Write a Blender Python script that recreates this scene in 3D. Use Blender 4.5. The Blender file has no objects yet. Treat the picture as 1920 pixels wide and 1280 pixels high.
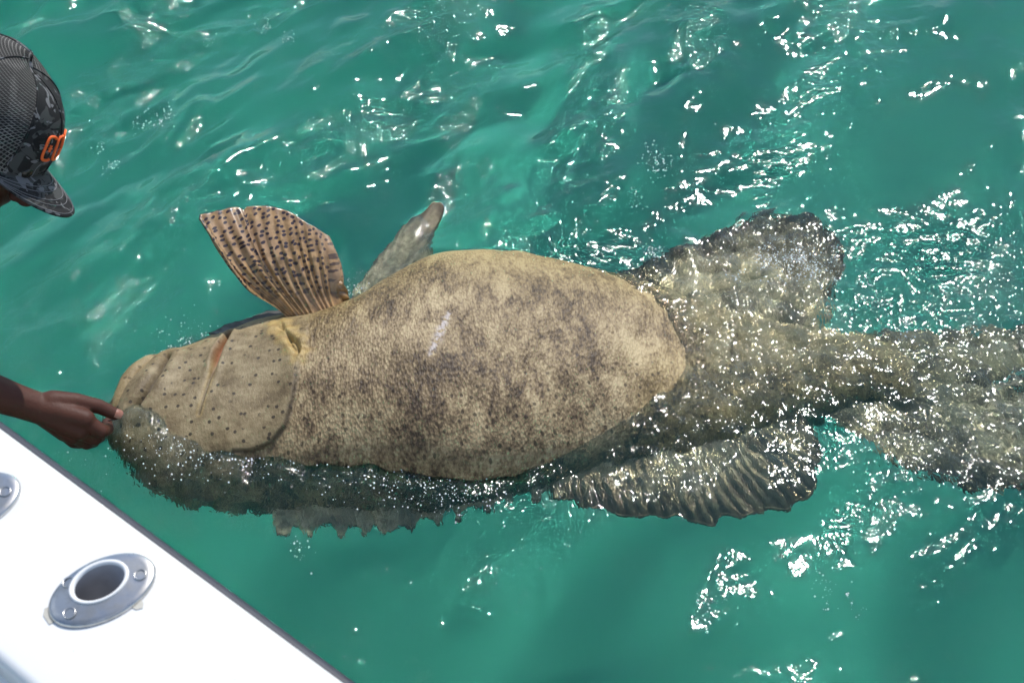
import bpy, bmesh, math
import numpy as np
from mathutils import Vector, Matrix

# ------------------------------------------------------------------ camera, sky, sun, exposure
sc = bpy.context.scene
COL = sc.collection
R = math.radians
cam_data = bpy.data.cameras.new('camera')
cam = bpy.data.objects.new('camera', cam_data); COL.objects.link(cam); sc.camera = cam
cam.location = (0, 0, 1.8); cam.rotation_euler = (R(40), 0, 0)
cam_data.sensor_width = 36; cam_data.lens = 43.46
cam_data.clip_start = 0.02; cam_data.clip_end = 500
cam_data.dof.use_dof = True; cam_data.dof.focus_distance = 2.2; cam_data.dof.aperture_fstop = 10

SUN_EL, SUN_AZ = R(49), R(25)          # high, beyond the fish and to the right
world = bpy.data.worlds.new('World'); sc.world = world; world.use_nodes = True
wn = world.node_tree
sky = wn.nodes.new('ShaderNodeTexSky'); sky.sky_type = 'NISHITA'; sky.sun_disc = False
sky.sun_elevation = SUN_EL; sky.sun_rotation = SUN_AZ; sky.dust_density = 0.15; sky.air_density = 1.0
def sky_clouds():
    """scattered fair-weather clouds over the whole sky, on a plane overhead"""
    n, l = wn.nodes, wn.links
    tc = n.new('ShaderNodeTexCoord'); sx = n.new('ShaderNodeSeparateXYZ'); l.new(tc.outputs['Generated'], sx.inputs[0])
    z = n.new('ShaderNodeMath'); z.operation = 'MAXIMUM'; l.new(sx.outputs[2], z.inputs[0]); z.inputs[1].default_value = .06
    dv = n.new('ShaderNodeVectorMath'); dv.operation = 'DIVIDE'; l.new(tc.outputs['Generated'], dv.inputs[0])
    cb_ = n.new('ShaderNodeCombineXYZ'); l.new(z.outputs[0], cb_.inputs[0]); l.new(z.outputs[0], cb_.inputs[1]); cb_.inputs[2].default_value = 1; l.new(cb_.outputs[0], dv.inputs[1])
    mp = n.new('ShaderNodeMapping'); l.new(dv.outputs[0], mp.inputs[0]); mp.inputs['Location'].default_value = CLOUD_OFFSET; mp.inputs['Scale'].default_value = (1, 1, 0)
    nz = n.new('ShaderNodeTexNoise'); l.new(mp.outputs[0], nz.inputs['Vector']); nz.inputs['Scale'].default_value = 1.1; nz.inputs['Detail'].default_value = 6; nz.inputs['Roughness'].default_value = .55
    st = n.new('ShaderNodeMapRange'); st.interpolation_type = 'SMOOTHSTEP'; l.new(nz.outputs['Fac'], st.inputs['Value']); st.inputs['From Min'].default_value = .54; st.inputs['From Max'].default_value = .66
    mx = n.new('ShaderNodeMix'); mx.data_type = 'RGBA'; l.new(st.outputs['Result'], mx.inputs[0]); l.new(sky.outputs[0], mx.inputs[6]); mx.inputs[7].default_value = (8.5, 9.6, 11, 1)
    return mx.outputs[2]
CLOUD_OFFSET = (0.0, 0.0, 0.0)
wn.links.new(sky_clouds(), wn.nodes['Background'].inputs[0])
wn.nodes['Background'].inputs[1].default_value = 0.15
sun_data = bpy.data.lights.new('sun', 'SUN'); sun_data.energy = 4.4; sun_data.angle = R(0.53); sun_data.color = (1.0, 0.96, 0.9)
sun = bpy.data.objects.new('sun', sun_data); COL.objects.link(sun); sun.location = (1, 4, 5)
sun.rotation_euler = Vector((math.cos(SUN_EL)*math.sin(SUN_AZ), math.cos(SUN_EL)*math.cos(SUN_AZ), math.sin(SUN_EL))).to_track_quat('Z', 'Y').to_euler()
vs = sc.view_settings
vs.view_transform = 'Standard'; vs.look = 'None'; vs.gamma = 1; vs.exposure = 0.0; vs.use_curve_mapping = False
cy = sc.cycles
cy.use_denoising = True; cy.max_bounces = 10; cy.transmission_bounces = 8; cy.glossy_bounces = 4; cy.diffuse_bounces = 3
cy.blur_glossy = 0.3; cy.sample_clamp_indirect = 0; cy.caustics_refractive = True; cy.caustics_reflective = False

# ------------------------------------------------------------------ measured world coordinates (metres, water level z = 0)
STATIONS = [(-0.723, 1.343, 0.002, 0.019, 0.018), (-0.709, 1.341, -0.005, 0.055, 0.045), (-0.689, 1.341, -0.010, 0.088, 0.065), (-0.652, 1.342, -0.020, 0.126, 0.085), (-0.605, 1.343, -0.025, 0.157, 0.100), (-0.532, 1.359, -0.040, 0.186, 0.125), (-0.437, 1.374, -0.050, 0.195, 0.145), (-0.338, 1.383, -0.045, 0.196, 0.160), (-0.240, 1.415, -0.040, 0.233, 0.175), (-0.131, 1.444, -0.035, 0.266, 0.180), (-0.010, 1.465, -0.045, 0.263, 0.175), (0.124, 1.490, -0.075, 0.239, 0.160), (0.251, 1.506, -0.110, 0.209, 0.140), (0.376, 1.504, -0.140, 0.175, 0.120), (0.501, 1.506, -0.145, 0.135, 0.100), (0.607, 1.515, -0.145, 0.104, 0.085), (0.690, 1.514, -0.145, 0.079, 0.070), (0.759, 1.502, -0.135, 0.067, 0.045)]
SLIT = [(-0.522, 1.475, 0.070), (-0.531, 1.431, 0.080), (-0.532, 1.381, 0.080), (-0.537, 1.321, 0.080), (-0.542, 1.281, 0.075)]
OPERCLE = [(-0.367, 1.414, 0.100), (-0.374, 1.365, 0.100), (-0.379, 1.306, 0.100), (-0.390, 1.256, 0.090), (-0.414, 1.232, 0.080), (-0.445, 1.222, 0.075), (-0.478, 1.221, 0.070)]
JAWLINE = [(-0.630, 1.430, 0.060), (-0.632, 1.379, 0.060), (-0.643, 1.337, 0.060), (-0.659, 1.307, 0.055)]
FLAP = [(-0.430, 1.484, 0.085), (-0.400, 1.435, 0.090), (-0.377, 1.392, 0.100)]
SCAR = [(-0.112, 1.458, 0.140), (-0.121, 1.432, 0.140), (-0.131, 1.398, 0.145), (-0.142, 1.362, 0.145)]
LIP = [(-0.650, 1.453, 0.022), (-0.669, 1.427, 0.036), (-0.686, 1.397, 0.042), (-0.695, 1.360, 0.042), (-0.703, 1.328, 0.034), (-0.703, 1.313, 0.005)]
EYE = [(-0.610, 1.273, -0.005)]
PEC_BASE = [(-0.412, 1.527, 0.055), (-0.390, 1.521, 0.050), (-0.360, 1.523, 0.050), (-0.337, 1.541, 0.050), (-0.323, 1.576, 0.045)]
PEC_OUT = [(-0.577, 1.635, 0.200), (-0.576, 1.644, 0.205), (-0.556, 1.649, 0.205), (-0.531, 1.658, 0.205), (-0.506, 1.670, 0.200), (-0.457, 1.673, 0.200), (-0.418, 1.669, 0.190), (-0.379, 1.654, 0.170), (-0.348, 1.645, 0.150), (-0.340, 1.635, 0.130), (-0.334, 1.601, 0.110), (-0.323, 1.577, 0.070)]
PEC_LEAD = [(-0.426, 1.538, 0.060), (-0.477, 1.559, 0.100), (-0.525, 1.593, 0.140), (-0.556, 1.616, 0.180), (-0.577, 1.635, 0.200)]
MEM_BASE = [(-0.550, 1.483, 0.045), (-0.506, 1.492, 0.050), (-0.458, 1.505, 0.050), (-0.409, 1.515, 0.050)]
MEM_OUT = [(-0.567, 1.497, 0.035), (-0.540, 1.527, 0.030), (-0.508, 1.548, 0.025), (-0.469, 1.561, 0.025), (-0.427, 1.560, 0.030), (-0.408, 1.540, 0.040)]
PEL_BASE = [(-0.325, 1.646, -0.070), (-0.280, 1.677, -0.080), (-0.218, 1.721, -0.080), (-0.165, 1.754, -0.080)]
PEL_OUT = [(-0.322, 1.694, -0.080), (-0.291, 1.755, -0.075), (-0.255, 1.814, -0.060), (-0.215, 1.865, -0.035), (-0.181, 1.885, -0.012), (-0.163, 1.890, -0.002), (-0.150, 1.889, 0.004), (-0.144, 1.877, -0.004), (-0.152, 1.854, -0.030), (-0.164, 1.818, -0.060), (-0.170, 1.784, -0.075)]
ANAL_BASE = [(0.175, 1.712, -0.110), (0.260, 1.676, -0.110), (0.365, 1.640, -0.110), (0.470, 1.619, -0.110), (0.574, 1.604, -0.110), (0.627, 1.604, -0.110)]
ANAL_OUT = [(0.187, 1.742, -0.115), (0.267, 1.775, -0.115), (0.325, 1.811, -0.115), (0.385, 1.848, -0.115), (0.457, 1.891, -0.115), (0.518, 1.923, -0.115), (0.571, 1.934, -0.115), (0.622, 1.927, -0.115), (0.664, 1.901, -0.115), (0.689, 1.858, -0.115), (0.694, 1.804, -0.115), (0.682, 1.751, -0.115), (0.655, 1.707, -0.115), (0.620, 1.656, -0.115)]
DOR_BASE = [(-0.439, 1.225, -0.090), (-0.342, 1.209, -0.090), (-0.247, 1.205, -0.090), (-0.152, 1.212, -0.090), (-0.057, 1.231, -0.090), (0.039, 1.260, -0.090), (0.087, 1.274, -0.090)]
DOR_OUT = [(-0.402, 1.131, -0.083), (-0.396, 1.116, -0.075), (-0.391, 1.113, -0.075), (-0.390, 1.127, -0.083), (-0.382, 1.147, -0.085), (-0.369, 1.144, -0.085), (-0.357, 1.134, -0.083), (-0.351, 1.118, -0.075), (-0.346, 1.115, -0.075), (-0.345, 1.129, -0.083), (-0.335, 1.152, -0.085), (-0.320, 1.149, -0.085), (-0.306, 1.138, -0.083), (-0.300, 1.119, -0.075), (-0.295, 1.116, -0.075), (-0.294, 1.132, -0.083), (-0.287, 1.157, -0.085), (-0.276, 1.153, -0.085), (-0.267, 1.142, -0.083), (-0.261, 1.121, -0.075), (-0.256, 1.118, -0.075), (-0.254, 1.136, -0.083), (-0.249, 1.162, -0.085), (-0.239, 1.159, -0.085), (-0.231, 1.138, -0.083), (-0.225, 1.125, -0.075), (-0.221, 1.121, -0.075), (-0.218, 1.134, -0.083), (-0.208, 1.155, -0.085), (-0.195, 1.155, -0.085), (-0.183, 1.151, -0.083), (-0.178, 1.133, -0.075), (-0.173, 1.130, -0.075), (-0.171, 1.145, -0.083), (-0.162, 1.171, -0.085), (-0.150, 1.170, -0.085), (-0.139, 1.159, -0.083), (-0.135, 1.141, -0.075), (-0.130, 1.138, -0.075), (-0.127, 1.154, -0.083), (-0.120, 1.179, -0.085), (-0.110, 1.178, -0.085), (-0.101, 1.163, -0.083), (-0.097, 1.149, -0.075), (-0.092, 1.146, -0.075), (-0.089, 1.159, -0.083), (-0.077, 1.184, -0.085), (-0.063, 1.186, -0.085), (-0.049, 1.177, -0.083), (-0.045, 1.167, -0.075), (-0.041, 1.164, -0.075), (-0.037, 1.174, -0.083), (-0.031, 1.194, -0.085), (-0.022, 1.195, -0.085), (-0.015, 1.201, -0.083), (-0.011, 1.179, -0.075), (-0.006, 1.176, -0.075), (-0.003, 1.194, -0.083), (0.008, 1.224, -0.085), (0.022, 1.222, -0.085), (0.033, 1.200, -0.083), (0.037, 1.186, -0.075), (0.041, 1.183, -0.075), (0.045, 1.196, -0.083), (0.056, 1.218, -0.085), (0.068, 1.217, -0.085), (0.079, 1.207, -0.083), (0.082, 1.193, -0.075), (0.087, 1.190, -0.075), (0.091, 1.203, -0.083)]
SOFT_BASE = [(0.059, 1.305, -0.100), (0.159, 1.359, -0.100), (0.261, 1.389, -0.110), (0.374, 1.409, -0.120), (0.468, 1.423, -0.130), (0.542, 1.434, -0.140)]
SOFT_OUT = [(0.066, 1.192, -0.080), (0.108, 1.188, -0.080), (0.141, 1.171, -0.080), (0.178, 1.172, -0.085), (0.225, 1.159, -0.085), (0.281, 1.161, -0.085), (0.317, 1.151, -0.085), (0.359, 1.147, -0.085), (0.389, 1.161, -0.090), (0.440, 1.159, -0.090), (0.487, 1.183, -0.100), (0.527, 1.215, -0.105), (0.555, 1.257, -0.110), (0.567, 1.306, -0.115), (0.563, 1.354, -0.120), (0.550, 1.392, -0.130)]
TAIL_BASE = [(0.633, 1.586, -0.140), (0.635, 1.533, -0.130), (0.632, 1.490, -0.130), (0.621, 1.446, -0.130), (0.601, 1.405, -0.140)]
TAIL_OUT = [(0.764, 1.607, -0.170), (0.867, 1.626, -0.180), (0.970, 1.644, -0.190), (1.064, 1.663, -0.200), (1.142, 1.653, -0.220), (1.159, 1.597, -0.220), (1.104, 1.556, -0.220), (1.004, 1.534, -0.200), (0.940, 1.520, -0.190), (0.995, 1.506, -0.190), (1.087, 1.509, -0.200), (1.147, 1.491, -0.210), (1.148, 1.408, -0.210), (1.070, 1.306, -0.200), (0.976, 1.262, -0.190), (0.899, 1.246, -0.170), (0.821, 1.253, -0.160), (0.764, 1.268, -0.150), (0.726, 1.300, -0.150), (0.694, 1.336, -0.150), (0.660, 1.373, -0.150)]
HOLDER = [(-0.390, 0.577, 0.750), (-0.526, 0.682, 0.750)]
ARM = [(-0.857, 0.990, 0.620), (-0.961, 1.191, 0.270), (-0.875, 1.212, 0.220), (-0.820, 1.228, 0.190), (-0.783, 1.229, 0.165)]
MCP = [(-0.705, 1.215, 0.152), (-0.716, 1.205, 0.135), (-0.734, 1.209, 0.115), (-0.759, 1.228, 0.095)]
THUMB = [(-0.761, 1.239, 0.168), (-0.725, 1.244, 0.162), (-0.692, 1.249, 0.142), (-0.669, 1.246, 0.125)]
INDEX = [(-0.707, 1.214, 0.150), (-0.683, 1.208, 0.128), (-0.686, 1.234, 0.098), (-0.695, 1.257, 0.086)]
MIDDLE = [(-0.718, 1.205, 0.135), (-0.701, 1.210, 0.105), (-0.707, 1.239, 0.070), (-0.724, 1.261, 0.055)]
RING = [(-0.734, 1.209, 0.115), (-0.723, 1.218, 0.080), (-0.723, 1.242, 0.050), (-0.739, 1.260, 0.040)]
PINKY = [(-0.759, 1.228, 0.095), (-0.752, 1.230, 0.065), (-0.751, 1.245, 0.040), (-0.761, 1.262, 0.030)]
HEAD = [(-0.793, 1.446, 0.586)]
LINE = [(-0.851, 1.175, 0.400), (-0.832, 1.243, 0.220), (-0.812, 1.242, 0.200), (-0.760, 1.237, 0.100), (-0.677, 1.253, 0.100)]
FOAMC = [(-0.529, 2.450, 0.000), (-0.602, 2.525, 0.000), (-0.726, 2.450, 0.000), (-0.783, 2.199, 0.000), (-0.815, 2.190, 0.000), (-0.839, 2.158, 0.000), (-0.793, 2.162, 0.000), (-0.763, 2.162, 0.000), (-0.901, 2.074, 0.000), (-0.869, 2.006, 0.000), (-0.318, 1.676, 0.000), (-0.331, 1.641, 0.000), (-0.618, 1.510, -0.000), (-0.591, 1.530, 0.000), (-0.635, 1.491, 0.000), (-0.642, 1.471, 0.000), (0.302, 2.041, 0.000), (0.304, 1.993, 0.000), (0.328, 2.003, 0.000), (0.516, 1.735, 0.000), (0.579, 1.720, 0.000), (0.609, 1.706, 0.000), (0.561, 1.743, 0.000), (0.446, 1.684, 0.000), (0.281, 1.750, 0.000), (0.506, 0.977, 0.000), (0.550, 0.955, 0.000), (0.309, 0.945, 0.000), (0.346, 0.974, 0.000), (0.292, 1.750, 0.000), (-0.355, 1.053, 0.000), (0.756, 1.537, -0.000), (0.720, 1.619, 0.000), (0.714, 1.641, 0.000), (-0.687, 1.445, 0.000), (0.257, 1.890, 0.000)]
SPOT = [(0.772, 1.890, 0.000), (0.556, 0.989, 0.000), (-0.476, 1.218, -0.000), (-0.242, 1.207, 0.000), (0.497, 1.510, 0.000), (0.320, 1.252, 0.000), (-0.215, 1.735, -0.000), (-0.655, 1.433, -0.000), (0.200, 1.648, 0.000)]


# ------------------------------------------------------------------ helpers
def link(o, parent=None):
    COL.objects.link(o)
    if parent is not None: o.parent = parent
    return o
def tag(o, label=None, cat=None, kind=None, group=None):
    for k, v in (('label', label), ('category', cat), ('kind', kind), ('group', group)):
        if v: o[k] = v
    return o
def empty(name, loc, label, cat):
    o = bpy.data.objects.new(name, None); o.empty_display_size = .1; o.location = loc; link(o); tag(o, label, cat)
    bpy.context.view_layer.update(); return o
def mesh_obj(name, v, f, mats, parent=None, smooth=True):
    """vertices in world coordinates; the object's origin is put at its parent's base"""
    v = np.asarray(v, float)
    off = np.zeros(3)
    p = parent
    while p is not None: off += np.array(p.location); p = p.parent
    me = bpy.data.meshes.new(name)
    me.from_pydata((v - off).tolist(), [], [tuple(int(i) for i in q) for q in f])
    me.update()
    if smooth: me.shade_smooth()
    for m in (mats if isinstance(mats, (list, tuple)) else [mats]): me.materials.append(m)
    return link(bpy.data.objects.new(name, me), parent)
def quads(n, m, wrap=False, base=0, flip=False):
    i = (np.arange(n*m).reshape(n, m)) + base
    if wrap: i = np.concatenate([i, i[:, :1]], 1)
    q = np.stack([i[:-1, :-1], i[:-1, 1:], i[1:, 1:], i[1:, :-1]], -1).reshape(-1, 4)
    return q[:, ::-1] if flip else q
def attr(o, name, val):
    a = o.data.attributes.new(name, 'FLOAT', 'POINT'); a.data.foreach_set('value', np.asarray(val, np.float32).ravel())
def resample(p, n):
    p = np.asarray(p, float); d = np.r_[0, np.cumsum(np.linalg.norm(np.diff(p, axis=0), axis=1))]
    t = np.linspace(0, d[-1], n); return np.stack([np.interp(t, d, p[:, k]) for k in range(3)], 1)
def spline(p, n):
    """Catmull-Rom through the points, n samples evenly in length"""
    p = np.asarray(p, float); P = np.vstack([2*p[0]-p[1], p, 2*p[-1]-p[-2]]); o = []
    for i in range(1, len(P)-2):
        for t in np.linspace(0, 1, 12, endpoint=False):
            a, b, c, d = P[i-1], P[i], P[i+1], P[i+2]
            o.append(.5*((2*b)+(c-a)*t+(2*a-5*b+4*c-d)*t*t+(3*b-a-3*c+d)*t**3))
    o.append(p[-1]); return resample(o, n) if p.shape[1] == 3 else np.array(o)
def ramp01(x, a, b):
    t = np.clip((x-a)/(b-a), 0, 1); return t*t*(3-2*t)
def seg_dist(X, Y, pts):
    """plan distance to a polyline and the parameter 0..1 along it"""
    p = np.asarray(pts, float)[:, :2]; best = np.full(X.shape, 1e9); par = np.zeros(X.shape); side = np.zeros(X.shape); L = len(p)-1
    for i in range(L):
        a, b = p[i], p[i+1]; ab = b-a; t = np.clip(((X-a[0])*ab[0]+(Y-a[1])*ab[1])/(ab@ab), 0, 1)
        d = np.hypot(X-a[0]-ab[0]*t, Y-a[1]-ab[1]*t); m = d < best
        s = np.sign(ab[0]*(Y-a[1])-ab[1]*(X-a[0]))
        best = np.where(m, d, best); par = np.where(m, (i+t)/L, par); side = np.where(m, s, side)
    return best, par, side

class Nodes:
    def __init__(s, name):
        s.m = bpy.data.materials.new(name); s.m.use_nodes = True; s.t = s.m.node_tree; s.t.nodes.clear()
        s.out = s.t.nodes.new('ShaderNodeOutputMaterial'); s._co = None
    def n(s, kind, **kw):
        nd = s.t.nodes.new('ShaderNode'+kind)
        for k, v in kw.items(): setattr(nd, k, v)
        return nd
    def set(s, sock, v):
        if isinstance(v, bpy.types.NodeSocket): s.t.links.new(v, sock)
        elif isinstance(v, (tuple, list)): sock.default_value = (*v, 1) if len(v) == 3 and sock.type == 'RGBA' else v
        else: sock.default_value = v
    def co(s, scale=(1, 1, 1), rot=(0, 0, 0), loc=(0, 0, 0)):
        if s._co is None: s._co = s.n('TexCoord')
        mp = s.n('Mapping'); s.set(mp.inputs['Vector'], s._co.outputs['Object']); s.set(mp.inputs['Scale'], scale); s.set(mp.inputs['Rotation'], rot); s.set(mp.inputs['Location'], loc)
        return mp.outputs[0]
    def attr(s, name): return s.n('Attribute', attribute_name=name).outputs['Fac']
    def noise(s, vec, scale, detail=3, rough=.55, dist=0):
        t = s.n('TexNoise'); s.set(t.inputs['Vector'], vec); s.set(t.inputs['Scale'], scale); s.set(t.inputs['Detail'], detail); s.set(t.inputs['Roughness'], rough); s.set(t.inputs['Distortion'], dist)
        return t.outputs['Fac']
    def dots2d(s, vec, scale, rnd):
        t = s.n('TexVoronoi', feature='F1', voronoi_dimensions='2D'); s.set(t.inputs['Vector'], vec); s.set(t.inputs['Scale'], scale); s.set(t.inputs['Randomness'], rnd)
        return t.outputs[0]
    def voro(s, vec, scale, rnd=1, feature='F1'):
        t = s.n('TexVoronoi', feature=feature); s.set(t.inputs['Vector'], vec); s.set(t.inputs['Scale'], scale); s.set(t.inputs['Randomness'], rnd)
        return t.outputs[0], (t.outputs['Color'] if feature == 'F1' else None)
    def math(s, op, a, b=0.0, c=None, clamp=False):
        nd = s.n('Math', operation=op, use_clamp=clamp); s.set(nd.inputs[0], a); s.set(nd.inputs[1], b)
        if c is not None: s.set(nd.inputs[2], c)
        return nd.outputs[0]
    def step(s, x, a, b):
        nd = s.n('MapRange', interpolation_type='SMOOTHSTEP'); s.set(nd.inputs['Value'], x); s.set(nd.inputs['From Min'], a); s.set(nd.inputs['From Max'], b); return nd.outputs['Result']
    def mix(s, f, a, b, mode='MIX'):
        nd = s.n('Mix', data_type='RGBA', blend_type=mode); s.set(nd.inputs[0], f); s.set(nd.inputs[6], a); s.set(nd.inputs[7], b); return nd.outputs[2]
    def ramp(s, x, stops):
        nd = s.n('ValToRGB'); e = nd.color_ramp.elements
        while len(e) < len(stops): e.new(.5)
        for k, (p, c) in enumerate(stops): e[k].position = p; e[k].color = (*c, 1)
        s.set(nd.inputs[0], x); return nd.outputs[0]
    def bump(s, h, strength, dist=.01, normal=None):
        nd = s.n('Bump'); s.set(nd.inputs['Height'], h); s.set(nd.inputs['Strength'], strength); s.set(nd.inputs['Distance'], dist)
        if normal is not None: s.set(nd.inputs['Normal'], normal)
        return nd.outputs[0]
    def bsdf(s, color, rough=.5, metal=0, normal=None, spec=.5, coat=0, coat_rough=.1, sss=0):
        b = s.n('BsdfPrincipled'); s.set(b.inputs['Base Color'], color); s.set(b.inputs['Roughness'], rough); s.set(b.inputs['Metallic'], metal); s.set(b.inputs['Specular IOR Level'], spec)
        s.set(b.inputs['Coat Weight'], coat); s.set(b.inputs['Coat Roughness'], coat_rough)
        if sss: s.set(b.inputs['Subsurface Weight'], sss); s.set(b.inputs['Subsurface Radius'], (.01, .004, .002)); s.set(b.inputs['Subsurface Scale'], .5)
        if normal is not None: s.set(b.inputs['Normal'], normal)
        s.t.links.new(b.outputs[0], s.out.inputs['Surface']); return s.m

# ------------------------------------------------------------------ materials
def mat_water():
    N = Nodes('sea_water')
    h = N.noise(N.co((1, .5, 1), (0, 0, R(-22))), 95, 2, .5, .6)
    nm = N.bump(N.math('MULTIPLY', h, N.attr('ripple')), 1.0, .0028)
    r = N.n('BsdfRefraction'); N.set(r.inputs['IOR'], 1.333); N.set(r.inputs['Roughness'], 0.0); N.set(r.inputs['Normal'], nm)
    gl = N.n('BsdfGlossy', distribution='GGX'); N.set(gl.inputs['Color'], (1, 1, 1)); N.set(gl.inputs['Roughness'], .044); N.set(gl.inputs['Normal'], nm)
    fr = N.n('Fresnel'); N.set(fr.inputs['IOR'], 1.333); N.set(fr.inputs['Normal'], nm)
    g = N.n('MixShader'); N.t.links.new(fr.outputs[0], g.inputs[0]); N.t.links.new(r.outputs[0], g.inputs[1]); N.t.links.new(gl.outputs[0], g.inputs[2])
    d = N.n('BsdfDiffuse'); N.set(d.inputs['Color'], (.05, .52, .40))
    mx = N.n('MixShader'); N.set(mx.inputs[0], .02); N.t.links.new(g.outputs[0], mx.inputs[1]); N.t.links.new(d.outputs[0], mx.inputs[2])
    N.t.links.new(mx.outputs[0], N.out.inputs['Surface'])
    a = N.n('VolumeAbsorption'); N.set(a.inputs['Color'], (.27, .85, .80)); N.set(a.inputs['Density'], .75)
    N.t.links.new(a.outputs[0], N.out.inputs['Volume'])
    return N.m
def mat_bed():
    N = Nodes('green_depth_tone')
    c = N.mix(N.noise(N.co(), 1.2, 3), (.19, .345, .285), (.23, .405, .325))  # green colour stands in for light scattered back by turbid water
    return N.bsdf(c, .9)
def mat_skin_fish():
    N = Nodes('grouper_skin')
    head, belly, line, orange, yellow, scar, pale = [N.attr(k) for k in ('head', 'belly', 'line', 'orange', 'yellow', 'scar', 'back')]
    v1 = N.co((1.5, .8, 1.0), (0, 0, R(-16)))
    fine = N.noise(v1, 120, 5, .66, .5)
    blot = N.noise(v1, 24, 4, .6, .8)
    big = N.noise(N.co(), 5.5, 3, .5)
    m = N.math('ADD', N.math('MULTIPLY', fine, .54), N.math('MULTIPLY', blot, .58))
    rows, _ = N.voro(N.co((1.7, .75, 1), (0, 0, R(-16))), 115, .85)
    m = N.math('ADD', m, N.math('MULTIPLY', N.math('SUBTRACT', .42, rows), .11))
    m = N.math('ADD', m, N.math('MULTIPLY', N.math('SUBTRACT', big, .5), .55))
    m = N.math('SUBTRACT', m, N.math('MULTIPLY', pale, .06))
    body = N.ramp(m, [(.36, (0.060, 0.039, 0.023)), (.46, (0.167, 0.116, 0.063)), (.55, (0.293, 0.215, 0.118)), (.67, (0.444, 0.349, 0.203))])
    gold = N.ramp(m, [(.36, (0.085, 0.056, 0.021)), (.49, (0.207, 0.144, 0.055)), (.66, (0.358, 0.272, 0.115))])
    c = N.mix(N.math('MULTIPLY', belly, .85), body, gold)
    hm = N.math('ADD', N.math('MULTIPLY', N.noise(N.co(), 22, 5, .6), .7), N.math('MULTIPLY', N.noise(N.co(), 90, 3), .3))
    hc = N.ramp(hm, [(.36, (0.116, 0.082, 0.041)), (.5, (0.207, 0.157, 0.084)), (.64, (0.303, 0.242, 0.140))])
    c = N.mix(head, c, hc)
    c = N.mix(N.attr('rear'), c, N.ramp(m, [(.36, (0.161, 0.112, 0.045)), (.49, (0.373, 0.272, 0.122)), (.66, (0.585, 0.456, 0.235))]))  # submerged rear skin painted lighter to make up for dim light below water
    # dark dots
    dv = N.dots2d(N.co(), 44, .9)
    dots = N.step(N.math('ADD', dv, N.math('MULTIPLY', N.math('SUBTRACT', N.noise(N.co(), 200, 2), .5), .10)), .17, .10)
    keep = N.step(N.noise(N.co(), 30, 1), .40, .47)
    dens = N.math('MAXIMUM', N.math('MULTIPLY', head, 1.0), N.math('MULTIPLY', pale, .8))
    dots = N.math('MULTIPLY', N.math('MULTIPLY', dots, keep), dens, clamp=True)
    c = N.mix(N.math('MULTIPLY', dots, .88), c, (.022, .015, .010))
    c = N.mix(yellow, c, N.ramp(N.noise(N.co((1, 2.5, 1)), 40, 3), [(.3, (.30, .19, .06)), (.7, (.50, .37, .15))]))
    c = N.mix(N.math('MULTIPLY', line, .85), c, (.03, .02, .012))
    c = N.mix(orange, c, (.22, .085, .035))
    sm = N.math('MULTIPLY', scar, N.step(N.noise(N.co(), 120, 3), .40, .55))
    c = N.mix(N.math('MULTIPLY', sm, .85), c, (.52, .46, .44))
    # scales: small overlapping cells
    sv, _ = N.voro(N.co((1.5, .8, 1), (0, 0, R(-16))), 150, .9)
    sb = N.math('MULTIPLY', sv, N.math('SUBTRACT', 1.0, N.math('MULTIPLY', head, .8)))
    h = N.math('ADD', N.math('MULTIPLY', sb, .7), N.math('MULTIPLY', fine, .6))
    nm = N.bump(h, .75, .004)
    return N.bsdf(c, N.math('ADD', .44, N.math('MULTIPLY', fine, .25)), 0, nm, .4, .0, .2)
def mat_fin(name, base, edge, spots=0.0, gloss=.35):
    N = Nodes(name)
    rim = N.attr('rim'); fold = N.attr('fold')
    n = N.noise(N.co(), 60, 4, .6); n2 = N.noise(N.co(), 14, 3)
    c = N.mix(N.step(n, .35, .65), tuple(k*.55 for k in base), tuple(min(1, k*1.25) for k in base))
    c = N.mix(N.math('MULTIPLY', N.step(N.math('ADD', n2, N.math('MULTIPLY', n, .3)), .62, .78), .7), c, tuple(k*1.6 for k in edge))
    c = N.mix(N.math('MULTIPLY', rim, .9), c, edge)
    c = N.mix(N.math('MULTIPLY', fold, .28), c, tuple(k*.45 for k in base))
    if spots:
        u = N.attr('fu'); v = N.attr('fv'); cv = N.n('CombineXYZ'); N.set(cv.inputs[0], u); N.set(cv.inputs[1], v)
        t = N.n('TexVoronoi', feature='F1', voronoi_dimensions='2D'); N.set(t.inputs['Vector'], cv.outputs[0]); N.set(t.inputs['Scale'], spots); N.set(t.inputs['Randomness'], .72)
        wob = N.math('ADD', t.outputs[0], N.math('MULTIPLY', N.math('SUBTRACT', N.noise(N.co(), 160, 2), .5), .22))
        c = N.mix(N.math('MULTIPLY', N.step(wob, .33, .22), N.attr('spotty')), c, (.030, .018, .022))
    nm = N.bump(n, .25, .002)
    return N.bsdf(c, gloss if spots else .65, 0, nm, .5 if spots else .08, .5 if spots else .0, .12)
def mat_plain(name, color, rough=.5, metal=0, spec=.5, var=.0, scale=30, coat=0, bumpy=0):
    N = Nodes(name); c = color; nm = None
    if var:
        n = N.noise(N.co(), scale, 4); c = N.mix(n, tuple(k*(1-var) for k in color), tuple(min(1, k*(1+var)) for k in color))
    if bumpy: nm = N.bump(N.noise(N.co(), scale*3, 3), bumpy, .002)
    return N.bsdf(c, rough, metal, nm, spec, coat)
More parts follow.
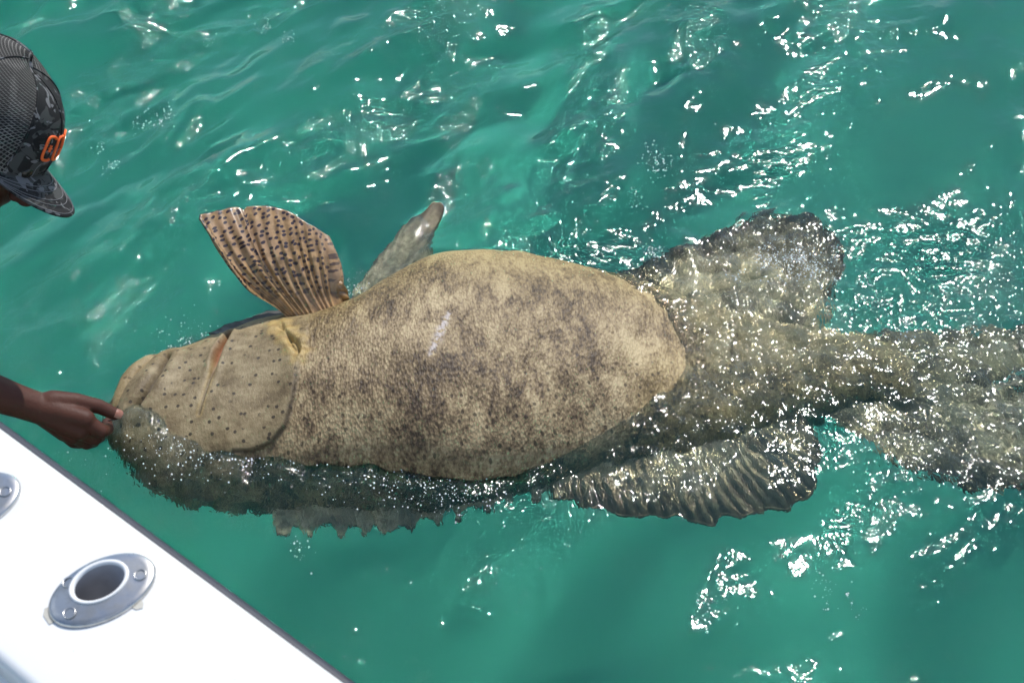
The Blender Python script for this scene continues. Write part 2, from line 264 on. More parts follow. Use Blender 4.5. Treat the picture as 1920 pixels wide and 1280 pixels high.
def mat_gelcoat():
    N = Nodes('white_gelcoat')
    n = N.noise(N.co(), 7, 4); n2 = N.noise(N.co((1, 1, 1)), 55, 5, .7)
    c = N.mix(N.step(n, .4, .75), (.80, .80, .79), (.74, .745, .74))
    c = N.mix(N.math('MULTIPLY', N.step(n2, .66, .74), .45), c, (.42, .41, .40))
    sc_ = N.noise(N.co((90, 8, 8), (0, 0, R(35))), 1.0, 4, .7)
    c = N.mix(N.math('MULTIPLY', N.step(sc_, .70, .76), .4), c, (.40, .39, .38))
    return N.bsdf(c, .32, 0, N.bump(n2, .06, .002), .5, .2, .1)
def mat_steel():
    N = Nodes('stainless_steel')
    n = N.noise(N.co(), 60, 4, .6)
    c = N.mix(N.step(n, .4, .7), (.58, .57, .56), (.44, .43, .41))
    return N.bsdf(c, N.math('ADD', .20, N.math('MULTIPLY', n, .22)), 1.0, N.bump(n, .08, .002))
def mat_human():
    N = Nodes('tanned_skin_in_shade')
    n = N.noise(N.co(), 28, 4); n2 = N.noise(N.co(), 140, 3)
    c = N.mix(n, (.048, .016, .010), (.085, .029, .017))  # base tone lowered so the skin colour carries the arm's shade
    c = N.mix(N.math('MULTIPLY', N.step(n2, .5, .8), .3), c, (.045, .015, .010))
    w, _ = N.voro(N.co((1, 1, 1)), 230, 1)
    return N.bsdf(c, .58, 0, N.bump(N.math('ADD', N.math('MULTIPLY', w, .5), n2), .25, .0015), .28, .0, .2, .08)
def mat_camo(name, net=False):
    N = Nodes(name)
    a = N.noise(N.co((1.4, .7, 1), (0, .5, .3)), 26, 2, .4, 1.2); b = N.noise(N.co((.7, 1.5, 1), (.4, 0, .9)), 34, 2, .4, 1.5)
    c = N.mix(N.step(a, .50, .53), (.014, .014, .014), (.055, .057, .055))
    c = N.mix(N.step(b, .57, .60), c, (.16, .16, .165))
    c = N.mix(N.step(N.noise(N.co(), 48, 3, .5, 1), .60, .63), c, (.006, .006, .007))
    if net:
        u = N.attr('mu'); v = N.attr('mv')
        g = N.math('MAXIMUM', N.math('SINE', N.math('MULTIPLY', u, 1250.0)), N.math('SINE', N.math('MULTIPLY', v, 1250.0)))
        c = N.mix(N.math('MULTIPLY', N.step(g, .45, .9), .8), (.006, .006, .006), N.mix(N.step(a, .4, .6), (.14, .135, .125), (.24, .23, .215)))
        return N.bsdf(c, .75, 0, N.bump(g, .5, .001), .3)
    wv = N.math('SINE', N.math('MULTIPLY', N.noise(N.co(), 900, 1), 6.0))
    return N.bsdf(c, .72, 0, N.bump(wv, .15, .0006), .3)

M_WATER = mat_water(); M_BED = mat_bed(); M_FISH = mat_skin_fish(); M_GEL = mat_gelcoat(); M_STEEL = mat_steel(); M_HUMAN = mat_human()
M_CAMO = mat_camo('camouflage_cloth'); M_NET = mat_camo('cap_netting', True)
M_PEC = mat_fin('spotted_fin', (.40, .245, .11), (.24, .15, .085), 1.35, .30)
M_FIN = mat_fin('pale_fin', (.52, .45, .29), (.12, .10, .075))
M_DARKFIN = mat_fin('dark_edged_fin', (.54, .43, .25), (.050, .034, .025))
M_RUBBER = mat_plain('grey_rubber', (.030, .034, .048), .55, var=.3, scale=60)
M_BLACK = mat_plain('black_rubber_and_pit_shade', (.015, .015, .017), .5)
M_LINER = mat_plain('white_plastic', (.78, .78, .77), .35)
M_TUBE = mat_plain('grey_tube', (.36, .36, .38), .5, var=.3, scale=50)
M_CAULK = mat_plain('old_sealant', (.50, .48, .42), .7, var=.25, scale=90)
M_ORANGE = mat_plain('orange_thread', (.85, .13, .02), .6, bumpy=.4, scale=300)
M_NAIL = mat_plain('fingernail', (.26, .11, .075), .35)
M_SHIRT = mat_plain('grey_shirt', (.22, .24, .26), .85, var=.2, scale=60)
M_SHORTS = mat_plain('khaki_shorts', (.24, .20, .14), .85, var=.2, scale=60)
M_CORD = mat_plain('black_cord', (.012, .012, .013), .4)
M_BUBBLE = mat_plain('foam_white', (.80, .82, .82), .15, spec=.8)
M_EYE = mat_plain('fish_eye', (.02, .018, .012), .12)
M_DECK = mat_plain('deck_gelcoat', (.55, .57, .60), .5, var=.08, scale=40)

# ------------------------------------------------------------------ the sea
rng = np.random.default_rng(7)
def trains(n, l0, l1, dirs, spread, slope):
    """n wave trains: wavelengths l0..l1, mean heading dirs +- spread, rms slope in total"""
    L = l0*(l1/l0)**rng.random(n); a = R(dirs)+R(spread)*rng.normal(size=n); ph = rng.random(n)*6.283
    k = 6.283/L; amp = slope*math.sqrt(2/n)/k
    return list(zip(k*np.cos(a), k*np.sin(a), ph, amp))
T_SWELL = trains(5, .55, 1.1, -22, 12, .085)
T_MID = trains(18, .11, .34, -35, 34, .12)
T_FINE = trains(44, .024, .080, -45, 40, .15)
T_WIND = trains(30, .045, .15, -40, 22, .25)
T_CHOP = trains(40, .028, .085, 0, 180, .17)
T_WARP = trains(6, .3, .9, 0, 180, 1.0)
T_PATCH = trains(10, .25, .8, -22, 20, 1.0)
def waves(X, Y, tr):
    Z = np.zeros_like(X)
    for kx, ky, ph, a in tr: Z += a*np.sin(kx*X+ky*Y+ph)
    return Z
def blob(X, Y, c, rx, ry, ang=0):
    ca, sa = math.cos(R(ang)), math.sin(R(ang)); dx, dy = X-c[0], Y-c[1]
    return np.exp(-(((dx*ca+dy*sa)/rx)**2+((-dx*sa+dy*ca)/ry)**2))
AXIS = [(-.72, 1.35), (-.4, 1.38), (0, 1.46), (.35, 1.5), (.7, 1.5), (1.1, 1.45)]
def sea_height(X, Y, full=False):
    w = waves(X, Y, T_WARP)*.5
    Xw, Yw = X+.10*w, Y+.10*waves(Y, X, T_WARP)*.5
    p = waves(Xw, Yw, [(kx, ky, ph, a*math.hypot(kx, ky)) for kx, ky, ph, a in T_PATCH])
    patch = ramp01(p, -.35, .55); breezy = ramp01(Y-.75*X, 1.45, 2.3)
    calm = np.clip(1.0*blob(X, Y, (.80, 1.92), .22, .36, -8)+.6*blob(X, Y, (.75, .95), .55, .22)+.5*blob(X, Y, (-.2, 1.0), .3, .12), 0, 1)
    d, par, _ = seg_dist(X, Y, AXIS)
    near = ramp01(d, .48, .12)
    rear = ramp01(X, .0, .25)
    chop = np.clip(near*(.24+.52*rear)+1.4*blob(X, Y, (-.46, 1.20), .27, .10, -6)+1.3*blob(X, Y, (-.17, 1.17), .17, .07, 0)+.7*blob(X, Y, (.52, 1.73), .22, .14)
                   + .5*blob(X, Y, (-.65, 1.5), .12, .1)+.7*blob(X, Y, (-.68, 1.27), .10, .08)+.5*blob(X, Y, (-.32, 1.63), .1, .1), 0, 2.1)
    far = ramp01(np.hypot(X, Y-1.6), 2.6, 1.6)      # fine relief only where the sheet is fine
    Z = waves(Xw, Yw, T_SWELL)*(1-.55*calm)*(1-.6*near)
    Z += waves(Xw, Yw, T_MID)*(1-.8*calm)*(1-.5*near)*(.35+.65*far)*(1+.55*breezy)
    Z += waves(Xw, Yw, T_WIND)*breezy*(.35+.65*ramp01(p, -.9, .3))*(1-.9*calm)*(1-.7*near)*far
    Z += waves(Xw, Yw, T_FINE)*(.26+.66*patch*(1+.8*breezy))*(1-.93*calm)*far
    Z += waves(X, Y, T_CHOP)*chop*far
    # water heaped up over the near side of the head and along the back
    Z += .050*blob(X, Y, (-.655, 1.285), .085, .055, -25)+.058*blob(X, Y, (-.545, 1.215), .21, .105, -10)+.034*blob(X, Y, (-.22, 1.17), .16, .055, 4)+.010*blob(X, Y, (.27, 1.33), .18, .07, 15)
    if full: return Z, np.clip(.18+.70*patch*(1-.95*calm)*(1+.8*breezy)+.75*chop, .05, 1.6)
    return Z
def axis_coords(lo, hi, step, reach):
    c = list(np.arange(lo, hi+1e-9, step)); s = step
    up, x = [], hi
    while x < reach: s *= 1.18; x += s; up.append(x)
    s, dn, x = step, [], lo
    while x > -reach: s *= 1.18; x -= s; dn.append(x)
    return np.array(dn[::-1]+c+up)
xs = axis_coords(-1.55, 1.60, .0045, 70); ys = axis_coords(.55, 2.95, .0045, 70)
X, Y = np.meshgrid(xs, ys)
Z, RIP = sea_height(X, Y, True)
sea = mesh_obj('sea_water', np.stack([X, Y, Z], -1).reshape(-1, 3), quads(len(ys), len(xs)), M_WATER); attr(sea, 'ripple', RIP); tag(sea, kind='structure')
bx, by = np.meshgrid(np.linspace(-70, 70, 40), np.linspace(-70, 70, 40))
bed = mesh_obj('deep_water_layer', np.stack([bx, by, -1.45+.03*np.sin(bx*1.3)*np.cos(by*.9)], -1).reshape(-1, 3), quads(40, 40), M_BED); tag(bed, kind='structure')  # opaque layer added below to give the water its green depth

# ------------------------------------------------------------------ the grouper
fish = empty('grouper', (-.1, 1.42, -.05), 'huge mottled brown grouper lying on its side at the green water surface', 'fish')
S = np.array(STATIONS)
NU, NV = 760, 300
su = np.r_[0, np.cumsum(np.hypot(np.diff(S[:, 0]), np.diff(S[:, 1])))]
def cub(t, y):      # smooth monotone-ish interpolation
    m = np.gradient(y, su); i = np.clip(np.searchsorted(su, t)-1, 0, len(su)-2); h = su[i+1]-su[i]; s = (t-su[i])/h
    return (1+2*s)*(1-s)**2*y[i]+s*(1-s)**2*h*m[i]+s*s*(3-2*s)*y[i+1]+s*s*(s-1)*h*m[i+1]
tu = np.linspace(0, su[-1], NU)
cx, cyy, cz, ca, cb = [cub(tu, S[:, k]) for k in range(5)]
q = np.linspace(0, 1, NV, endpoint=False)
th = 2*np.pi*q - .35*np.sin(2*np.pi*q - np.pi/2)*0     # even
th = np.pi/2 + 2*np.pi*(q-.5) + .75*np.sin(2*np.pi*q)*-1*-1*0.0
# more rows on the upper side: cluster around th = pi/2
w = 2*np.pi*(q-.5); th = np.pi/2 + w - .55*np.sin(w)
ct, sn = np.cos(th), np.sin(th)
pw = .86
cs = np.sign(ct)*np.abs(ct)**pw; ss = np.sign(sn)*np.abs(sn)**pw
FX = np.repeat(cx[:, None], NV, 1); FY = cyy[:, None]+ca[:, None]*cs[None]; FZ = cz[:, None]+cb[:, None]*ss[None]*np.where(ss > 0, 1, .95)[None]
# analytic-ish normals
def grid_normals(X, Y, Z):
    P = np.stack([X, Y, Z], -1); du = np.gradient(P, axis=0); dv = (np.roll(P, -1, 1)-np.roll(P, 1, 1))/2
    n = np.cross(dv, du); n /= np.linalg.norm(n, axis=-1, keepdims=True)+1e-9
    return n
FN = grid_normals(FX, FY, FZ)
if FN[NU//2, NV//2, 2] < 0: FN = -FN
upf = ramp01(FZ-cz[:, None], -.01, .02)
wob = .5*np.sin(FX*13+FY*17)+.5*np.sin(FX*7-FY*11+1)
d_sl, p_sl, _ = seg_dist(FX, FY, SLIT)
wid = .0062*np.sin(np.pi*np.clip(p_sl*1.3+.18, 0, 1))**1.2+.0018
slit = np.exp(-(d_sl/wid)**2)*upf
d_op, p_op, s_op = seg_dist(FX, FY, OPERCLE)
front = ramp01(-s_op*d_op if False else np.where(s_op < 0, d_op, -d_op), -.0015, .0015)
d_jw, p_jw, s_jw = seg_dist(FX, FY, JAWLINE)
d_fl, p_fl, s_fl = seg_dist(FX, FY, FLAP)
d_sc, p_sc, _ = seg_dist(FX, FY, SCAR)
disp = (.0045*wob+.0022*np.sin(FX*31+FY*9+2*np.sin(FY*14))*np.sin(FY*23-FX*8)+.0012*np.sin(FX*67-FY*41+1.7*np.sin(FX*23)))*upf
disp -= (.004+.014*ramp01(p_sl, .7, .3))*slit
lip = np.exp(-((d_sl-.011)/.006)**2)*upf*(1-p_sl)*.005
disp += lip
op_e = np.exp(-(d_op/.035)**2)*upf
inside = (FX < np.interp(FY, [1.22, 1.23, 1.256, 1.306, 1.365, 1.414], [-.46, -.414, -.39, -.379, -.374, -.367]))
sd = np.where(inside, d_op, -d_op); disp += (.0085*ramp01(sd, -.004, .004)-.0025)*op_e*ramp01(FY, 1.205, 1.225)
disp -= .012*np.exp(-(d_jw/.006)**2)*upf
disp += .006*np.exp(-((d_jw-.02)/.013)**2)*upf
fl = np.exp(-(d_fl/.020)**2)*upf
disp += fl*(.0025*np.sin(FX*170+FY*95+1.5*np.sin(FY*70))+.002*np.sin(FX*90-FY*130)+.004)-.009*np.exp(-((d_fl-.004*np.sin(FY*90))/.004)**2)*upf*ramp01(p_fl, 0, .2)
FX2, FY2, FZ2 = FX+FN[..., 0]*disp, FY+FN[..., 1]*disp, FZ+FN[..., 2]*disp
V = np.stack([FX2, FY2, FZ2], -1).reshape(-1, 3)
Fq = quads(NU, NV, True)
nv = len(V)
V = np.vstack([V, [[cx[0]-.006, cyy[0], cz[0]], [cx[-1]+.004, cyy[-1], cz[-1]]]])
Fl = [tuple(r) for r in Fq.tolist()]
for j in range(NV):
    k = (j+1) % NV
    Fl.append((nv, k, j)); Fl.append((nv+1, (NU-1)*NV+j, (NU-1)*NV+k))
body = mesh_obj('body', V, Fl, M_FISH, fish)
bm = bmesh.new(); bm.from_mesh(body.data); bmesh.ops.recalc_face_normals(bm, faces=bm.faces); bm.to_mesh(body.data); bm.free(); body.data.shade_smooth()
def ext(a): return np.r_[np.asarray(a).ravel(), a.ravel()[0], a.ravel()[-1]]
headm = np.clip(ramp01(-FX, .345, .40)*np.where(inside, 1, .35)+ramp01(-FX, .45, .47)*0, 0, 1)*ramp01(FY, 1.16, 1.23)
rel = (FY-cyy[:, None])/ca[:, None]
attr(body, 'head', ext(headm)); attr(body, 'belly', ext(np.maximum(ramp01(rel+.10*wob, .0, .8), ramp01(FX+.1*wob, .2, .4))))
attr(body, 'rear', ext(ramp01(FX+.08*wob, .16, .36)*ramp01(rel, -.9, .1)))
attr(body, 'back', ext(ramp01(rel, .15, -.6)))
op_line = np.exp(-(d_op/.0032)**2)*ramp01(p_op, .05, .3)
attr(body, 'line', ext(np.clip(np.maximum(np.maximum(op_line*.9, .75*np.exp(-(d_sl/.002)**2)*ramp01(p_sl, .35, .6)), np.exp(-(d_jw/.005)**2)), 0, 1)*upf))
attr(body, 'orange', ext(np.clip(1.25*slit*ramp01(p_sl, .62, .25), 0, 1)))
attr(body, 'yellow', ext(np.clip(np.exp(-((d_fl+.004*np.sin(FY*210)+.003*np.sin(FX*330))/.022)**4)*upf*.85+.35*np.exp(-((d_sl-.004)/.0025)**2)*upf*ramp01(p_sl, .15, .45)+.30*headm*ramp01(rel, .35, .9), 0, 1)))
attr(body, 'scar', ext(np.exp(-(d_sc/(.0035+.004*np.sin(np.pi*np.clip(p_sc, 0, 1))))**2)*upf))

def grow_fin(name, base, outer, mat, nu, nv, thick, rays, ridge, fold_amp=0.0, rim_from=.8, bulge=0.0, parent=None, bow=0.0, notch=0.0, rag=1.0, fleshy=0.0, curve=1.0, edge_thick=None):
    """a fin: rays run from the base line to the outer line; ridged, with real thickness"""
    B = resample(base, nu); O = resample(outer, nu)
    t = np.linspace(0, 1, nv)[None, :, None]
    un = np.linspace(0, 1, nu)[:, None, None]; t = t*(1-t**5*(rag*(.035*np.sin(un*41)*np.sin(un*17+1)+.012*np.sin(un*97))+notch*np.exp(-((un-.24)/.014)**2)))
    P = B[:, None]*(1-t)+O[:, None]*t
    u = np.linspace(0, 1, nu)[:, None]; v = np.linspace(0, 1, nv)[None]
    du = np.gradient(P, axis=0); dv = np.gradient(P, axis=1); n = np.cross(du, dv); n /= np.linalg.norm(n, axis=-1, keepdims=True)+1e-9
    n = np.where(n[..., 2:3] < 0, -n, n)
    ph = u*rays*2*np.pi
    rg = ridge*np.cos(ph)*np.sin(np.pi*np.clip(v*.9+.08, 0, 1))**.5
    fd = fold_amp*(np.sin(u*7.3+v*2.1)+.4*np.sin(u*19+v*3))*v + bulge*np.sin(np.pi*v)*np.ones_like(u)
    lat = -du/(np.linalg.norm(du, axis=-1, keepdims=True)+1e-9)
    P = P+n*(rg+fd)[..., None]+lat*(bow*np.sin(np.pi*v)*(1-u)**1.5)[..., None]
    th = (thick*(1-.72*v)+fleshy*np.exp(-(v/.16)**2)*np.sin(np.pi*np.clip(u*.9+.05, 0, 1))**.5)*np.ones_like(u)
    if edge_thick is not None: th = th+edge_thick*np.exp(-(u/.035)**2)*(1-.6*v)
    top, bot = P+n*th[..., None]/2, P-n*th[..., None]/2
    V = np.vstack([top.reshape(-1, 3), bot.reshape(-1, 3)]); m = nu*nv
    F = quads(nu, nv).tolist()+quads(nu, nv, base=m, flip=True).tolist()
    ring = [i*nv for i in range(nu)]+[(nu-1)*nv+j for j in range(1, nv)]+[i*nv+nv-1 for i in range(nu-2, -1, -1)]+[j for j in range(nv-2, 0, -1)]
    for a, b in zip(ring, ring[1:]+ring[:1]): F.append((a, a+m, b+m, b))
    o = mesh_obj(name, V, F, mat, parent or fish)
    bmx = bmesh.new(); bmx.from_mesh(o.data); bmesh.ops.recalc_face_normals(bmx, faces=bmx.faces); bmx.to_mesh(o.data); bmx.free(); o.data.shade_smooth()
    two = lambda a: np.tile(np.broadcast_to(a, (nu, nv)).ravel(), 2)
    attr(o, 'rim', two(ramp01(v+.06*np.cos(ph), rim_from, 1.0)*np.ones_like(u))); attr(o, 'fold', two((.5-.5*np.cos(ph))*np.ones_like(v)))
    ln = np.linalg.norm(O-B, axis=1)[:, None]
    fu = (u*np.ones_like(v)-.5)*(.35+.65*v)*21; fv = v*ln*66
    attr(o, 'fu', two(fu)); attr(o, 'fv', two(fv)); attr(o, 'spotty', two(ramp01(v, .10, .3)*ramp01(u, 1.0, .55)*.9+.1*ramp01(v, .2, .5)))
    return o
pec = grow_fin('pectoral_fin', PEC_BASE, PEC_OUT, M_PEC, 190, 70, .016, 17, .0024, .006, .97, .022, edge_thick=.012, bow=.030, notch=.03, rag=.10, fleshy=.030)
tag(pec, 'spotted pectoral fin raised out of the water')
grow_fin('pelvic_fin', PEL_BASE, PEL_OUT, M_FIN, 90, 40, .010, 10, .0012, .0, .85)
grow_fin('anal_fin', ANAL_BASE, ANAL_OUT, M_DARKFIN, 240, 46, .016, 27, .0012, .006, .45)
grow_fin('spiny_dorsal_fin', DOR_BASE, DOR_OUT, M_FIN, 230, 30, .012, 11, .0015, .004, .9)
grow_fin('soft_dorsal_fin', SOFT_BASE, SOFT_OUT, M_DARKFIN, 250, 46, .015, 29, .0012, .006, .55)
grow_fin('tail_fin', TAIL_BASE, TAIL_OUT, M_DARKFIN, 270, 60, .022, 30, .0012, .008, .6)
mem = grow_fin('gill_membrane', MEM_BASE, MEM_OUT, mat_fin('shaded_slate_membrane', (.13, .13, .125), (.05, .05, .05)), 70, 16, .012, 6, .001, .003, .8)  # slate tone has the shade on the head's far side painted in
def ball(c, r, su=24, sv=14):
    u = np.linspace(0, 2*np.pi, su, endpoint=False); v = np.linspace(0, np.pi, sv+1)[1:-1]
    r = np.broadcast_to(np.asarray(r, float), (3,))
    P = np.stack([np.outer(np.sin(v), np.cos(u))*r[0]+c[0], np.outer(np.sin(v), np.sin(u))*r[1]+c[1], np.outer(np.cos(v), np.ones(su))*r[2]+c[2]], -1).reshape(-1, 3)
    F = [tuple(x) for x in quads(sv-1, su, True).tolist()]; n = len(P)
    P = np.vstack([P, [[c[0], c[1], c[2]+r[2]], [c[0], c[1], c[2]-r[2]]]])
    for j in range(su):
        k = (j+1) % su; F.append((n, j, k)); F.append((n+1, (sv-2)*su+k, (sv-2)*su+j))
    return P, F
P_, F_ = ball((-.615, 1.245, .025), (.016, .014, .014)); mesh_obj('eye', P_, F_, M_EYE, fish)
def tube(pts, rad, n=10, closed=False, caps=True):
    p = np.asarray(pts, float); m = len(p); rad = np.broadcast_to(np.asarray(rad, float), (m,))
    if closed: t = np.roll(p, -1, 0)-np.roll(p, 1, 0)
    else: t = np.gradient(p, axis=0)
    t /= np.linalg.norm(t, axis=1, keepdims=True)+1e-12
    up = np.array([0, 0, 1.]) if abs(t[:, 2]).max() < .9 else np.array([.3, .9, .2])
    V = []
    a = np.linspace(0, 2*np.pi, n, endpoint=False)
    for i in range(m):
        s = np.cross(t[i], up); s /= np.linalg.norm(s)+1e-12; w_ = np.cross(s, t[i])
        V.append(p[i]+rad[i]*(np.cos(a)[:, None]*s+np.sin(a)[:, None]*w_))
    V = np.vstack(V); F = [tuple(x) for x in quads(m, n, True).tolist()]
    if closed:
        for j in range(n): k = (j+1) % n; F.append(((m-1)*n+j, (m-1)*n+k, k, j))
    elif caps: F.append(tuple(range(n-1, -1, -1))); F.append(tuple((m-1)*n+j for j in range(n)))
    return V, F
def merge(parts):
    V, F, o = [], [], 0
    for v, f in parts:
        V.append(v); F += [tuple(i+o for i in q_) for q_ in f]; o += len(v)
    return np.vstack(V), F
# lower lip and jaw bone, a blunt roll in front of the jaw line
lipline = spline(LIP, 40)
P_, F_ = tube(lipline, np.interp(np.linspace(0, 1, 40), [0, .15, .5, .85, 1], [.007, .014, .017, .014, .007]), 20)
lip_o = mesh_obj('lip', P_, F_, M_FISH, fish)
for k_, val in (('head', 1), ('belly', .8), ('line', 0), ('orange', 0), ('yellow', .25), ('scar', 0), ('back', 0), ('rear', 0)): attr(lip_o, k_, np.full(len(P_), val))

# ------------------------------------------------------------------ the boat
boat = empty('boat', (-.5, .45, 0), 'white fibreglass boat side with steel fittings beside the fish', 'boat')
G0 = np.array([-.5384, .7712]); GD = np.array([.806, -.592]); GN = np.array([.592, .806])
def gw(a, o, z): return np.array([G0[0]+GD[0]*a+GN[0]*o, G0[1]+GD[1]*a+GN[1]*o, z])
def extrude(name, prof, mat, a0=-2.6, a1=2.2, n=40):
    A = np.linspace(a0, a1, n); V = np.array([[gw(a, o, z) for o, z in prof] for a in A]).reshape(-1, 3)
    return mesh_obj(name, V, quads(n, len(prof)), mat, boat)
arc = lambda cx_, cz_, r, t0, t1, n=8: [(cx_+r*math.cos(R(t)), cz_+r*math.sin(R(t))) for t in np.linspace(t0, t1, n)]
GPROF = [(-.178, .70)]+arc(-.165, .738, .012, 180, 90)+[(-.14, .7505), (-.10, .7512), (-.05, .7508)]+arc(-.024, .726, .024, 90, 0)+[(0, .705)]
def gunwale():
    """a solid cap rail with the slanted rod-holder bores cut through it"""
    k = len(GPROF); V = np.array([[gw(a_, o_, z_) for o_, z_ in GPROF] for a_ in (-2.6, 2.2)]).reshape(-1, 3)
    F = [tuple(x) for x in quads(2, k, True).tolist()]+[tuple(range(k-1, -1, -1)), tuple(range(k, 2*k))]
    o = mesh_obj('gunwale', V, F, M_GEL, boat)
    bmx = bmesh.new(); bmx.from_mesh(o.data); bmesh.ops.recalc_face_normals(bmx, faces=bmx.faces); bmx.to_mesh(o.data); bmx.free()
    tmp = []
    for a0, o0, rot in HOLES:
        ca_, sa_ = math.cos(rot), math.sin(rot); t = np.linspace(0, 2*np.pi, 48, endpoint=False); pts = []
        for z_ in (.68, .80):
            for q_ in t:
                x, y = -.0070+.0183*math.cos(q_), .0243*math.sin(q_)+(z_-.7553)*.5
                pts.append(gw(a0+x*ca_-y*sa_, o0+x*sa_+y*ca_, z_))
        Fc = [tuple(x) for x in quads(2, 48, True).tolist()]+[tuple(range(47, -1, -1)), tuple(range(48, 96))]
        c = mesh_obj('cutter', pts, Fc, M_GEL, boat, False)
        bmx = bmesh.new(); bmx.from_mesh(c.data); bmesh.ops.recalc_face_normals(bmx, faces=bmx.faces); bmx.to_mesh(c.data); bmx.free()
        m_b = o.modifiers.new('b', 'BOOLEAN'); m_b.object = c; m_b.operation = 'DIFFERENCE'; m_b.solver = 'EXACT'; tmp.append(c)
    dg = bpy.context.evaluated_depsgraph_get(); me = bpy.data.meshes.new_from_object(o.evaluated_get(dg), depsgraph=dg)
    o.modifiers.clear(); o.data = me; me.name = 'gunwale'
    for p in me.polygons: p.use_smooth = len(p.vertices) == 4
    for c in tmp: bpy.data.objects.remove(c)
HOLES = [(.239, -.0708, R(-22.7)), (.060, -.0860, R(-22.7))]
gunwale()
extrude('rub_rail', arc(.002, .711, .0095, 110, -100, 10), M_RUBBER)
extrude('hull_side', [(-.002, .706), (-.012, .60), (-.05, .40), (-.12, .15), (-.22, -.08), (-.5, -.30)], M_GEL)
extrude('inner_liner', [(-.176, .702), (-.20, .69), (-.205, .40), (-.21, .10), (-.25, .055)], M_GEL)
extrude('deck', [(-.245, .056), (-.8, .052), (-1.8, .05)], M_DECK)
def rod_holder(a0, o0, rot, mat_in, second=False):
    ca_, sa_ = math.cos(rot), math.sin(rot)
    def L(x, y, z): return gw(a0+x*ca_-y*sa_, o0+x*sa_+y*ca_, z)       # y = long axis
    n = 64; t = np.linspace(0, 2*np.pi, n, endpoint=False)
    bx0, by0, brx, bry = -.0070, 0.0, .0185, .0245
    z0 = .7508
    rings = []
    A_, B_ = .0338, .0512
    for s, z in ((1.0, z0-.002), (1.005, z0+.0018), (.985, z0+.0036), (.95, z0+.0044)):
        rings.append(np.array([L(A_*s*np.cos(q_), B_*s*np.sin(q_), z) for q_ in t]))
    for s in (.75, .5, .25, 0.0):
        f = 1-s
        rings.append(np.array([L((A_*.94*s+(brx+.003)*f)*np.cos(q_)+bx0*f, (B_*.94*s+(bry+.003)*f)*np.sin(q_)+by0*f, z0+.0044+.0012*f) for q_ in t]))
    V = np.vstack(rings); fl_ = mesh_obj('rod_holder', V, quads(len(rings), n, True), M_STEEL, boat)
    # liner rim and bore (slanted tube)
    r2 = []
    for s, z, dx in ((1.17, z0+.0054, 0), (1.16, z0+.0070, 0), (1.09, z0+.0076, 0), (1.0, z0+.0064, 0), (.97, z0+.003, 0)):
        r2.append(np.array([L(brx*s*np.cos(q_)+bx0, bry*s*np.sin(q_)+by0, z) for q_ in t]))
    mesh_obj('liner_rim', np.vstack(r2), quads(len(r2), n, True), M_LINER, fl_)
    r3 = [np.array([L(brx*.968*np.cos(q_)+bx0, bry*.968*np.sin(q_)+by0-k*.5, z0+.0035-k) for q_ in t]) for k in (0, .01, .03, .06)]
    V3 = np.vstack(r3); F3 = [tuple(x) for x in quads(4, n, True).tolist()]+[tuple(3*n+j for j in range(n))]
    mesh_obj('bore', V3, F3, mat_in, fl_)
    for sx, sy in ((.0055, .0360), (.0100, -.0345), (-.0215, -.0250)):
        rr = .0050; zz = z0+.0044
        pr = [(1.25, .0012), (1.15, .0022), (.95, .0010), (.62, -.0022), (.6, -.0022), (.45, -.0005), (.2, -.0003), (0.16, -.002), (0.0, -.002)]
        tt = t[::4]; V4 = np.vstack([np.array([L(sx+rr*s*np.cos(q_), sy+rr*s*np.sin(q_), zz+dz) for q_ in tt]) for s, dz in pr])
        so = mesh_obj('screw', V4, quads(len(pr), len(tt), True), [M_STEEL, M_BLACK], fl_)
        for k_, p_ in enumerate(so.data.polygons): p_.material_index = 1 if (k_//len(tt) in (2, 3, 6, 7)) else 0  # black faces put the shade of countersink and slot into the colour
    # squeezed-out sealant under the flange
    for y0, y1, ang in ((-.050, -.044, 0),):
        V5 = np.array([L(x, y, z) for x, y, z in ((-.008, -.047, z0+.0012), (.008, -.048, z0+.0012), (.009, -.0545, z0+.0009), (-.003, -.0565, z0+.0009), (-.010, -.0535, z0+.0007), (-.009, -.050, z0+.0010))])
        mesh_obj('sealant', V5, [(0, 1, 2, 3, 5), (5, 3, 4)], M_CAULK, fl_, False)
    if not second:
        V6 = np.array([L(x, y, z0+.001) for x, y in ((.027, .027), (.031, .017), (.036, .020), (.0375, .026), (.033, .0285))])
        mesh_obj('sealant', V6, [(0, 1, 2, 3, 4)], M_CAULK, fl_, False)
    return fl_
rod_holder(*HOLES[0], M_TUBE)
h2 = rod_holder(*HOLES[1], M_BLACK, True)
h2['label'] = 'steel rod holder with a black bore'

